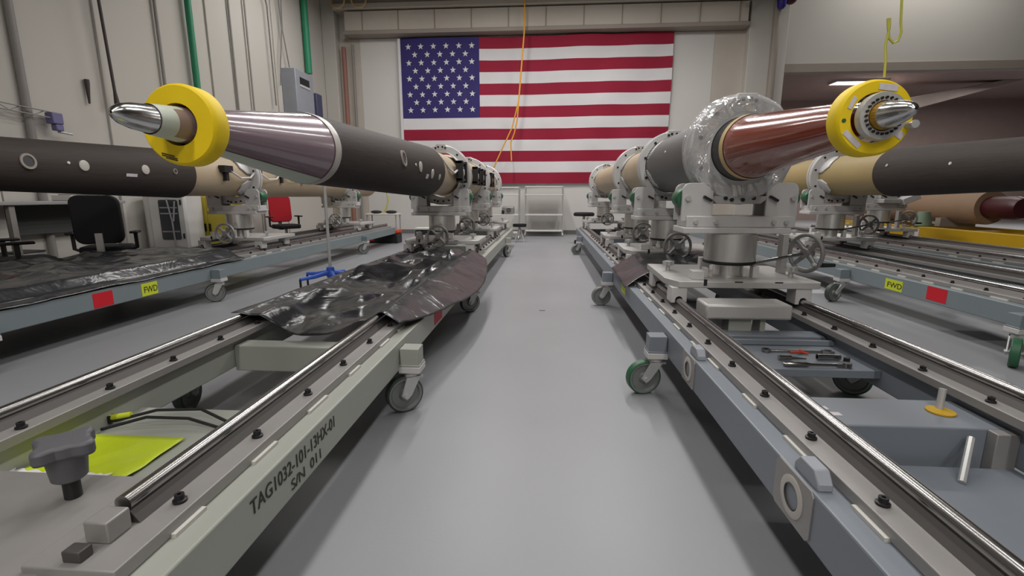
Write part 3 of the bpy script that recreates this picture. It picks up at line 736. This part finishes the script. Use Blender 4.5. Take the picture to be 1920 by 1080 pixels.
# ------------------------------------------------------------------ collars
def collar(cx, y, z, rin, label, R=.36, wdt=.10, filmed=False, straps=True, rt=None, hole=None):
    t = thing('support_collar', label, 'collar', (cx, y, z), 'support collars around the bodies')
    h = wdt/2
    MB().lathe([(-h, rin), (-h, R-.012), (-h+.012, R), (-.012, R), (-.012, R-.02), (.012, R-.02), (.012, R), (h-.012, R), (h, R-.012), (h, rin), (-h, rin)], 'Y', n=72).build('ring', 'white_alu', t)
    MB().prism([(-.2, -.30), (.2, -.30), (.14, -.352), (-.14, -.352)], 'Y', -h-.012, h+.012).build('saddle', 'alu', t, bevel=.004)
    b0 = MB().cyl((0, 0, 0), (0, -.012, 0), .0125, n=12).build('bolt', 'bolt', t, loc=(-.09, -h-.012, -.315))
    for a in (-.05, .02, .09): inst(b0, t, (a, -h-.012, -.325+.01*(a > .05)))
    for a in (80, 86, 95, 101):
        inst(b0, t, ((R-.028-.008*(a in (80, 101)))*math.cos(math.radians(a)), -h, (R-.028-.008*(a in (80, 101)))*math.sin(math.radians(a))))
    for a in (130, 165, 205, -25, 15, 50): inst(b0, t, ((R-.05)*math.cos(math.radians(a)), -h, (R-.05)*math.sin(math.radians(a))))
    MB().prism([(-.075, R-.06), (.075, R-.06), (.06, R+.008), (-.06, R+.008)], 'Y', -h-.006, h+.006).build('top_block', 'white_alu', t, bevel=.004)
    if straps:
        pr = [(-1, rt or rin), (1, rt or rin)]
        for a0, a1 in ((105, 172), (8, 75), (190, 240), (300, 350)):
            patch(pr, -.24, .2, math.radians(a0), math.radians(a1), .012, 8, 10, .5).build('strap', 'white_alu', t).modifiers.new('solid', 'SOLIDIFY').thickness = .012
    if filmed:
        g = MB(); pts = [(-h-.02, rin+.02), (-h-.03, rin+.09), (-h-.015, R-.02), (-h*.3, R+.012), (h*.5, R+.014), (h+.02, R-.02)]
        g.lathe(pts, 'Y', n=72)
        for v in g.bm.verts:
            d = noise.noise(v.co*9)*.014+.006
            l = Vector((v.co.x, 0, v.co.z)); v.co += l.normalized()*d; v.co.y -= abs(noise.noise(v.co*14))*.02
        g.build('wrap_film', 'film', t)
    return t
ck = collar(1.268, 3.41, 1.445, .203, 'film-wrapped collar at base of the amber cone', .335, .16, True, False)
collar(1.268, 5.17, 1.445, .272, 'second collar on the amber-coned body, behind the charcoal case', .335, .12, rt=.256)
def recollar(src, cx, y, z, label):
    c = copy_tree(src); c.location = (cx, y, z); c['label'] = label; return c
c3 = collar(1.268, 6.92, 1.445, .253, 'third collar on the amber-coned body, on tan section', .36, .1)
recollar(c3, 1.268, 10.7, 1.445, 'farthest collar on the amber-coned body')
l1c = collar(-1.33, 6.2, 1.40, .275, 'front collar on the mauve-coned body behind its brown section', .37, .11)
recollar(l1c, -1.33, 8.3, 1.40, 'middle collar on the mauve-coned body')
recollar(l1c, -1.33, 10.4, 1.40, 'rear collar on the mauve-coned body')
recollar(c3, -4.19, 9.7, 1.385, 'rear collar on the white-disc body at far left')
recollar(c3, -4.19, 6.35, 1.385, 'front collar on the white-disc body at far left')
recollar(c3, 3.87, 6.9, 1.40, 'collar on the yellow-tan rear of the far right body')

# ------------------------------------------------------------------ foam rings
def foam(cx, y, z, rin, label, q=1.):
    t = thing('foam_ring', label, 'foam ring', (cx, y, z), 'yellow foam rings on the cones')
    MB().lathe([(0, rin), (0, .134), (.008, .141), (.02, .144), (.075, .144), (.085, .138), (.09, .13), (.09, rin), (0, rin)], 'Y', n=72).build('ring', 'foam', t)
    MB().lathe([(.001, rin+.002), (.088, rin-.001)], 'Y', n=48).build('liner', 'rubber', t)
    return t
t = foam(-1.33, 1.72, 1.40, .074, 'yellow foam ring on the mauve cone, left')
for k, (a, b, L) in enumerate(((-.075, -.105, .05), (-.075, -.113, .06), (-.06, -.121, .045))):
    MB().box((a, -.0015, b-.002), (a+L, -.0005, b+.002), Matrix.Rotation(.25, 3, 'Y')).build('printed_line', 'ink', t)
t = foam(1.268, 2.045, 1.445, .094, 'yellow foam ring with paper labels on the amber cone, right')
def lab(x, z, w, h, a): MB().box((x-w/2, -.003, z-h/2), (x+w/2, -.001, z+h/2), Matrix.Rotation(a, 3, 'Y')).build('paper_label', 'paper', t, bevel=.001)
lab(.03, .11, .07, .024, .12); lab(-.095, .055, .048, .016, -1.2); lab(-.08, -.08, .085, .022, .75); lab(.088, -.06, .045, .027, .6)
MB().lathe([(-.002, 0), (-.002, .008), (0, .008)], 'Y', (-.118, 0, -.01), 12).build('green_dot', 'greenwheel', t)
MB().cyl((.118, 0, -.03), (.118, -.03, -.03), .012).cyl((.118, -.03, -.03), (.118, -.045, -.03), .015).build('clamp_screw', 'zinc', t)

# ------------------------------------------------------------------ plastic sheets
def sheet(name, label, x0, x1, y0, y1, hf, nx=60, ny=80, edge=None):
    g = MB(); rows = []
    for j in range(ny+1):
        v = j/ny; row = []
        for i in range(nx+1):
            u = i/nx
            xa, xb = (edge(v) if edge else (x0, x1))
            x = xa+(xb-xa)*u; y = y0+(y1-y0)*v
            dy = .06*math.sin(u*9)+.05*noise.noise(Vector((u*4, v*2, 1)))
            row.append(g.bm.verts.new((x, y+dy*(1-v), hf(x, y, u, v))))
        rows.append(row)
    for j in range(ny):
        for i in range(nx): g.bm.faces.new((rows[j][i], rows[j][i+1], rows[j+1][i+1], rows[j+1][i]))
    o = g.build(name, 'sheet'); o.modifiers.new('solid', 'SOLIDIFY').thickness = .002
    return tag(o, label, 'plastic sheet')
def facet(x, y, sc): return noise.voronoi(Vector((x*sc, y*sc*.8, 2.3)))[0][0]
def ridge(x, y, sc, seed): return abs(noise.noise(Vector((x*sc, y*sc*.8, seed))))
def hL1(x, y, u, v):
    lx = x+1.33
    s = abs(lx)/.392
    base = .497
    if s < 1: z = base-.13*(1-s**4)*(1-.35*v)
    elif lx > 0: z = base-.62*max(0, lx-.42)-.0
    else: z = base-.3*(abs(lx)-.392)
    w = min(1, abs(s-1)*4)
    w2 = 1 if s < 1 else .4
    return z+w*w2*(.15*ridge(x, y, 1.7, 5)+.11*facet(x, y, 3.2)+.02*ridge(x, y, 6, 9))*(.5+.6*v)+.004
sheet('plastic_sheet', 'crumpled black plastic sheet draped over left aisle cart rails', 0, 0, 2.5, 5.5, hL1, 70, 100, edge=lambda v: (-1.76+.05*v, -.80+.22*math.sin(v*2.6)*(1 if v > .04 else v/.04)))
def hR1(x, y, u, v):
    lx = x-1.268
    z = .497 if lx > -.392 else .497+.55*(lx+.392)
    return z+.006+.10*ridge(x, y, 3, 2)*(1 if lx > -.36 else .3)+.05*(v)
sheet('plastic_sheet', 'small black plastic sheet behind the nearest right carriage', .66, 1.5, 4.0, 4.85, hR1, 40, 40)
def hL2(x, y, u, v):
    lx = x+4.19
    z = .497 if lx < .392 else .497-.9*(lx-.392)
    if lx > .5: z = .405-.35*(lx-.5)
    s = min(1, abs(lx-.392)*5)
    return z+.006+s*(.10*ridge(x, y, 1.5, 4)+.09*facet(x, y, 3.5)+.02*ridge(x, y, 7, 1))*(.3 if lx > .42 else 1)-.05*s*(1 if lx < .392 else 0)
sheet('plastic_sheet', 'long crumpled black plastic sheet on the far left cart', -4.9, -3.61, 1.6, 5.5, hL2, 60, 110)

# ------------------------------------------------------------------ tools on the tray of the right cart
TZ = .331
def wrench(lab, x0, y0, x1, y1):
    t = thing('wrench', lab, 'wrench', ((x0+x1)/2, (y0+y1)/2, TZ), 'hand tools on the tray', math.atan2(y1-y0, x1-x0))
    L = math.hypot(x1-x0, y1-y0)/2
    MB().box((-L+.02, -.008, .002), (L-.02, .008, .010)).build('shank', 'chrome', t, bevel=.002)
    MB().lathe([(0, .012), (0, .022), (.014, .022), (.014, .012), (0, .012)], 'Z', (-L, 0, 0), 20).build('ring_end', 'chrome', t)
    MB().prism([(L-.03, -.01), (L+.0, -.024), (L+.028, -.016), (L+.01, -.006), (L+.01, .006), (L+.028, .016), (L, .024), (L-.03, .01)], 'Z', 0, .013).build('open_end', 'chrome', t)
wrench('long chrome combination wrench at the back of the tool tray', 1.18, 2.545, 1.49, 2.535)
t = thing('orange_tie', 'scrap of orange tie beside the long wrench', 'tie', (1.335, 2.515, TZ))
MB().tube([(-.04, .01, .006), (-.01, -.01, .012), (.02, .0, .008), (.04, -.015, .006)], .006, 6).tube([(-.02, -.01, .012), (.01, .015, .014), (.03, .01, .006)], .005, 6).build('strip', 'orange', t)
t = thing('screwdriver', 'stubby chrome screwdriver with green tip on the tray', 'screwdriver', (1.24, 2.405, TZ+.014))
MB().cyl((-.06, 0, 0), (0, 0, 0), .013).build('handle', 'chrome', t); MB().cyl((0, 0, 0), (.075, 0, -.004), .009, .003).build('blade', 'darkwheel', t)
t = thing('socket', 'deep chrome socket lying right of the screwdriver', 'socket', (1.43, 2.42, TZ+.016))
MB().lathe([(-.055, .01), (-.055, .016), (.055, .014), (.055, .0)], 'X', n=20).build('body', 'chrome', t)
t = thing('ratchet', 'long chrome ratchet with a black knob at the front of the tray', 'ratchet', (1.32, 2.315, TZ+.012))
MB().tube([(-.16, 0, 0), (-.15, 0, 0), (-.05, 0, 0), (-.03, 0, 0), (.1, 0, 0)], [.006, .013, .013, .008, .008], 10).build('handle', 'chrome', t)
MB().lathe([(-.011, .02), (.012, .02)], 'Z', (.14, 0, 0), 20, cap=True).box((.09, -.01, -.008), (.13, .01, .008)).build('head', 'chrome', t)
MB().cyl((.165, .05, -.01), (.165, .05, .022), .014).build('knob', 'black', t)

# ------------------------------------------------------------------ things on the left cart
t = thing('clamp_screw', 'charcoal star-knob screw standing on the end of the left cart', 'knob', (-1.17, 1.0, .411))
MB().cyl((0, 0, 0), (0, 0, .06), .018).build('stud', 'black', t)
MB().lathe([(.05, .03), (.055, .036), (.11, .042), (.125, .05)], 'Z', n=28, cap=True).build('boss', 'knobgrey', t)
poly = []
for i in range(60):
    a = 2*PI*i/60+.4; rr = .058*(1+.30*max(-.35, math.cos(4*a))); poly.append((rr*math.cos(a), rr*math.sin(a)))
MB().prism(poly, 'Z', .118, .155).build('star_head', 'knobgrey', t, bevel=.008)
g = MB(); rows = []
for j in range(13):
    row = []
    for i in range(21):
        u, v = i/20, j/12
        x = -1.65+.37*u; y = 1.2+.30*v
        row.append(g.bm.verts.new((x, y, .292+.012*noise.noise(Vector((x*14, y*14, 0)))*(1-v)+.006)))
    rows.append(row)
for j in range(12):
    for i in range(20): g.bm.faces.new((rows[j][i], rows[j][i+1], rows[j+1][i+1], rows[j+1][i]))
t = thing('lime_bag', 'lime-yellow plastic bag on the pan of the left cart', 'bag')
g.build('sheet', 'limesheet', t).modifiers.new('solid', 'SOLIDIFY').thickness = .002
g = MB(); rows = []
for j in range(5):
    row = []
    for i in range(31):
        u, v = i/30, j/4
        x = -1.66+.33*u; y = 1.19+(.06+.07*abs(noise.noise(Vector((x*20, 1, 2)))))*v
        row.append(g.bm.verts.new((x, y, .304+.012*abs(noise.noise(Vector((x*40, y*30, 0)))))))
    rows.append(row)
for j in range(4):
    for i in range(30): g.bm.faces.new((rows[j][i], rows[j][i+1], rows[j+1][i+1], rows[j+1][i]))
g.build('clear_rim', 'flagwhite', t)
for k, (z, lab_) in enumerate(((.30, 'upper black cable looped across the left cart pan'), (.295, 'lower black cable across the left cart pan'))):
    pipe('cable', lab_, 'cable', [(-1.64, 1.6-.06*k, z), (-1.5, 1.64-.05*k, z+.03), (-1.35, 1.68-.07*k, z+.02), (-1.2, 1.62-.04*k, z), (-1.06, 1.66-.05*k, z)], .006, 'rubber', 8)
t = thing('bubble_level', 'small lime bubble level at left cart pan edge', 'level', (-1.63, 1.6, .312))
MB().cyl((-.03, 0, 0), (.04, .02, .006), .011).build('vial', 'lime', t); MB().box((-.045, -.012, -.02), (-.02, .012, .01)).build('holder', 'black', t)

# ------------------------------------------------------------------ pole with blue base
t = thing('stand_pole', 'grey pole on a blue five-star base between the left carts', 'stand', (-2.47, 5.3, 0))
MB().tube([(0, 0, .3), (0, 0, 1.32)], .017, 12).build('pole', 'zinc', t)
MB().lathe([(.22, .04), (.26, .055), (.34, .04)], 'Z', n=20, cap=True).build('boss', 'blue', t)
for k in range(5):
    a = .3+2*PI*k/5; d = Vector((math.cos(a), math.sin(a), 0))
    l = MB().tube([d*.03+Vector((0, 0, .28)), d*.2+Vector((0, 0, .25)), d*.36+Vector((0, 0, .24))], [.03, .024, .018], 8).build('leg', 'blue', t)
    MB().cyl(d*.36+Vector((0, 0, .24)), d*.36+Vector((0, 0, .1)), .012).lathe([(-.014, .02), (-.014, .05), (.014, .05), (.014, .02)], 'X', (d.x*.36, d.y*.36, .05), 20, cap=True).build('caster', 'rubber', l)

# ------------------------------------------------------------------ background furniture
def rack(x0, x1, y, d, zs, label, name='wire_rack'):
    t = thing(name, label, 'rack', ((x0+x1)/2, y, 0))
    w_ = (x1-x0)/2
    for sx in (-1, 1):
        for sy in (0, d):
            l = MB().cyl((sx*w_, sy, .1), (sx*w_, sy, zs[-1]), .014, n=10).build('post', 'zinc', t)
            MB().lathe([(-.014, .01), (-.014, .05), (.014, .05), (.014, .01)], 'X', (sx*w_, sy, .05), 16, cap=True).build('caster', 'white_alu', l)
    for z in zs:
        MB().box((-w_, -.01, z-.035), (w_, d+.01, z)).build('shelf', 'wallw', t, bevel=.006)
    return t
rack(-.6, .46, 13.7, .5, (.17, .62, 1.18, 1.4), 'white four-shelf trolley under the middle of the flag')
rack(-1.55, -.72, 12.6, .5, (.19, .66, 1.18, 1.36), 'white shelf trolley behind the left carts, holding a gadget')
t = thing('gadget', 'dark silver gadget standing on the trolley shelf', 'gadget', (-1.0, 12.75, .66))
MB().box((-.16, -.1, 0), (.16, .12, .2)).build('case', 'wheelcast', t, bevel=.03); MB().cyl((.02, -.1, .11), (.02, -.13, .11), .06).build('dial', 'chrome', t)
MB().box((-.17, -.11, 0), (-.1, .1, .1)).build('foot', 'black', t)
t = thing('stool', 'black-seated round stool at the far end of right cart', 'stool', (.90, 11.75, 0))
MB().lathe([(.66, .0), (.66, .23), (.68, .25), (.72, .25), (.745, .22), (.75, 0)], 'Z', n=32).build('seat', 'chairblk', t)
MB().cyl((0, 0, .08), (0, 0, .66), .03).build('column', 'zinc', t)
for k in range(5):
    a = 2*PI*k/5; MB().tube([(0, 0, .12), (.24*math.cos(a), .24*math.sin(a), .05), (.25*math.cos(a), .25*math.sin(a), .0)], .016, 8).build('leg', 'black', t)
t = thing('stool', 'low black stool by the far end of left cart', 'stool', (-.66, 12.0, 0))
MB().lathe([(.38, .0), (.38, .17), (.45, .17), (.46, 0)], 'Z', n=28).build('seat', 'chairblk', t)
for k in range(4):
    a = PI/4+PI/2*k; MB().tube([(0, 0, .38), (.17*math.cos(a), .17*math.sin(a), 0)], .014, 8).build('leg', 'zinc', t)
# parts table left of aisle
t = thing('side_table', 'pale side table with two black pads beneath the brown body', 'table', (-4.28, 12.5, 0))
MB().box((-.42, -.2, .64), (.42, .25, .68)).build('top', 'wallw', t, bevel=.008)
for sx in (-1, 1):
    for sy in (-.16, .2): MB().box((sx*.38-.015, sy-.015, 0), (sx*.38+.015, sy+.015, .64)).build('leg', 'zinc', t)
for x, lb in ((-4.45, 'left black pad on the pale side table'), (-4.05, 'right black pad on the pale side table')):
    tag(MB().sphere((0, 0, .04), .15, 18, (1, .7, .28)).build('pad', 'black', loc=(x, 12.45, .68)), lb, 'pad', 'black pads')
pipe('cord', 'lime cord drooping onto the pale side table', 'cord', [(-4.3, 12.4, 1.45), (-4.12, 12.4, 1.2), (-4.1, 12.4, 1.0), (-4.16, 12.38, .8), (-4.25, 12.36, .7)], .018, 'cordlime')
t = thing('tool_case', 'dark case with a red lid band on floor beneath side table', 'case', (-3.95, 11.6, 0))
MB().box((-.36, -.2, 0), (.36, .2, .24)).build('body', 'black', t, bevel=.02); MB().box((-.37, -.21, .25), (.37, .21, .32)).build('lid', 'orange', t, bevel=.01); MB().box((-.36, -.205, .06), (-.22, -.2, .2)).build('panel', 'red', t)
t = thing('parts_bin_bench', 'low bench with black bins behind the left front carriage', 'bench', (-2.75, 11.2, 0))
MB().box((-.32, -.15, .36), (.4, .2, .40)).build('top', 'wallw', t, bevel=.006)
for k in range(4): MB().box((-.3+.17*k, -.16, .2), (-.15+.17*k, .1, .35)).build('bin', 'black', t, bevel=.01)
for sx in (-.3, .36): MB().box((sx-.02, -.12, 0), (sx+.02, .18, .36)).build('leg', 'zinc', t)

# office chairs
def chair(x, y, rz, label, backm, arms=True):
    t = thing('office_chair', label, 'chair', (x, y, 0), 'office chairs at left', rz)
    g = MB().prism(rbox(.48, .58, .1, 0, .86), 'Y', -.035, .035)
    for v in g.bm.verts: v.co.y += .35*v.co.x*v.co.x*-1 + .08*(v.co.z-.6)
    g.build('backrest', backm, t, bevel=.02)
    MB().prism(rbox(.5, .48, .1, 0, -.27), 'Z', .44, .53).build('seat', backm if backm != 'chairred' else 'chairblk', t, bevel=.025)
    MB().box((-.04, -.05, .40), (.04, .045, .44)).box((-.035, .03, .40), (.035, .06, .7)).build('back_strut', 'zinc', t)
    MB().cyl((0, -.25, .1), (0, -.25, .44), .03).build('column', 'zinc', t)
    for k in range(5):
        a = 2*PI*k/5
        l = MB().tube([(0, -.25, .13), (.28*math.cos(a), -.25+.28*math.sin(a), .075)], [.03, .018], 8).build('leg', 'black', t)
        MB().lathe([(-.02, .01), (-.02, .03), (.02, .03), (.02, .01)], 'X', (.29*math.cos(a), -.25+.29*math.sin(a), .03), 14, cap=True).build('caster', 'black', l)
    if arms:
        for s in (-1, 1):
            a = MB().tube([(s*.24, -.2, .47), (s*.31, -.2, .5), (s*.31, -.2, .68)], .022, 8).build('armrest', 'black', t)
            MB().box((s*.31-.04, -.33, .68), (s*.31+.04, -.07, .71)).build('pad', 'black', a, bevel=.01)
    return t
ca = chair(-5.38, 5.45, -2.6, 'black office chair with its back to us, at far left', 'chairblk')
cb = chair(-5.85, 10.3, .9, 'red-backed office chair behind the far left cart', 'chairred')
cc_ = copy_tree(cb); cc_.location = (-5.45, 4.25, 0); cc_.rotation_euler = (0, 0, 2.6); cc_['label'] = 'red and black chair cut by the left picture edge'; cc_.location.z = 0
# workbench
t = thing('workbench', 'grey workbench with a dark modesty panel at far left', 'bench', (-6.0, 5.7, 0))
MB().box((-.35, -2.2, 1.04), (.1, .75, 1.08)).build('top', 'tablegrey', t, bevel=.006)
MB().box((-.3, -2.1, .68), (-.27, .7, 1.03)).build('modesty_panel', 'panelgrey', t)
for y in (-2.1, -.7, .65):
    MB().box((-.32, y-.03, 0), (-.26, y+.03, 1.04)).box((.02, y-.03, 0), (.07, y+.03, 1.04)).build('leg', 'conduit', t)
MB().box((-.3, -2.1, .3), (.05, .7, .33)).build('lower_shelf', 'tablegrey', t)
for k, (y, lb, mm) in enumerate(((4.35, 'lime parts tray under the workbench', 'lime'), (4.75, 'pale storage box under the workbench', 'tablegrey'), (5.15, 'white storage box beside the pale one under the workbench', 'wallw'))):
    t = thing('storage_box', lb, 'box', (-6.1, y, .331), 'boxes under the workbench')
    MB().box((-.14, -.15, 0), (.14, .15, .16)).build('body', mm, t, bevel=.01); MB().box((-.145, -.155, .16), (.145, .155, .18)).build('lid', 'panelgrey', t)
t = thing('instrument', 'pale instrument case on the workbench top', 'instrument', (-6.05, 5.95, 1.081))
MB().box((-.15, -.25, 0), (.12, .25, .07)).build('case', 'wallw', t, bevel=.01); MB().box((-.1, -.2, .07), (.08, .2, .08)).build('screen', 'panelgrey', t)
# white appliance and yellow cabinet
t = thing('test_chamber', 'white test chamber with a dark window behind far left cart', 'appliance', (-5.86, 7.2, 0), rz=.12)
MB().box((-.42, 0, .3), (.22, .5, 1.2)).build('body', 'whiteplastic', t, bevel=.05)
d = MB().box((-.3, -.03, .33), (.22, 0, 1.18)).build('front_door', 'whiteplastic', t, bevel=.012)
MB().prism(rbox(.29, .62, .03, -.01, .77), 'Y', -.034, -.029).build('window', 'glass', d)
g = MB()
for z in (.58, .86, .95): g.box((-.14, -.037, z), (.12, -.034, z+.02))
g.tube([(-.02, -.045, 1.1), (.03, -.045, .75), (.04, -.045, .36)], .012, 8).tube([(.1, -.045, 1.06), (.05, -.045, .75)], .012, 8).build('inner_shelf', 'tablegrey', d)
for z in (1.0, .48): MB().box((.17, -.045, z), (.19, -.03, z+.08)).build('hinge', 'black', d)
MB().box((-.4, .02, 0), (.2, .48, .29)).build('plinth', 'tablegrey', t)
t = thing('yellow_cabinet', 'yellow safety cabinet beside the white test chamber', 'cabinet', (-5.7, 7.8, 0))
MB().box((-.34, 0, .08), (.34, .45, 1.14)).build('body', 'yellowcab', t, bevel=.012)
for s in (-1, 1):
    d = MB().box((min(0, s*.33)+.003, -.02, .1), (max(0, s*.33)-.003, 0, 1.12)).build('door', 'yellowcab', t, bevel=.006)
    MB().box((s*.04-.012, -.04, .55), (s*.04+.012, -.02, .68)).build('handle', 'black', d)
MB().box((-.34, .02, 0), (.34, .43, .08)).build('plinth', 'black', t)
tag(MB().box((-.03, -.01, 0), (.03, .012, .004)).build('floor_scrap', 'base', loc=(-.03, 4.75, 0), bevel=.001), 'tiny dark scrap lying on the aisle floor', 'scrap')
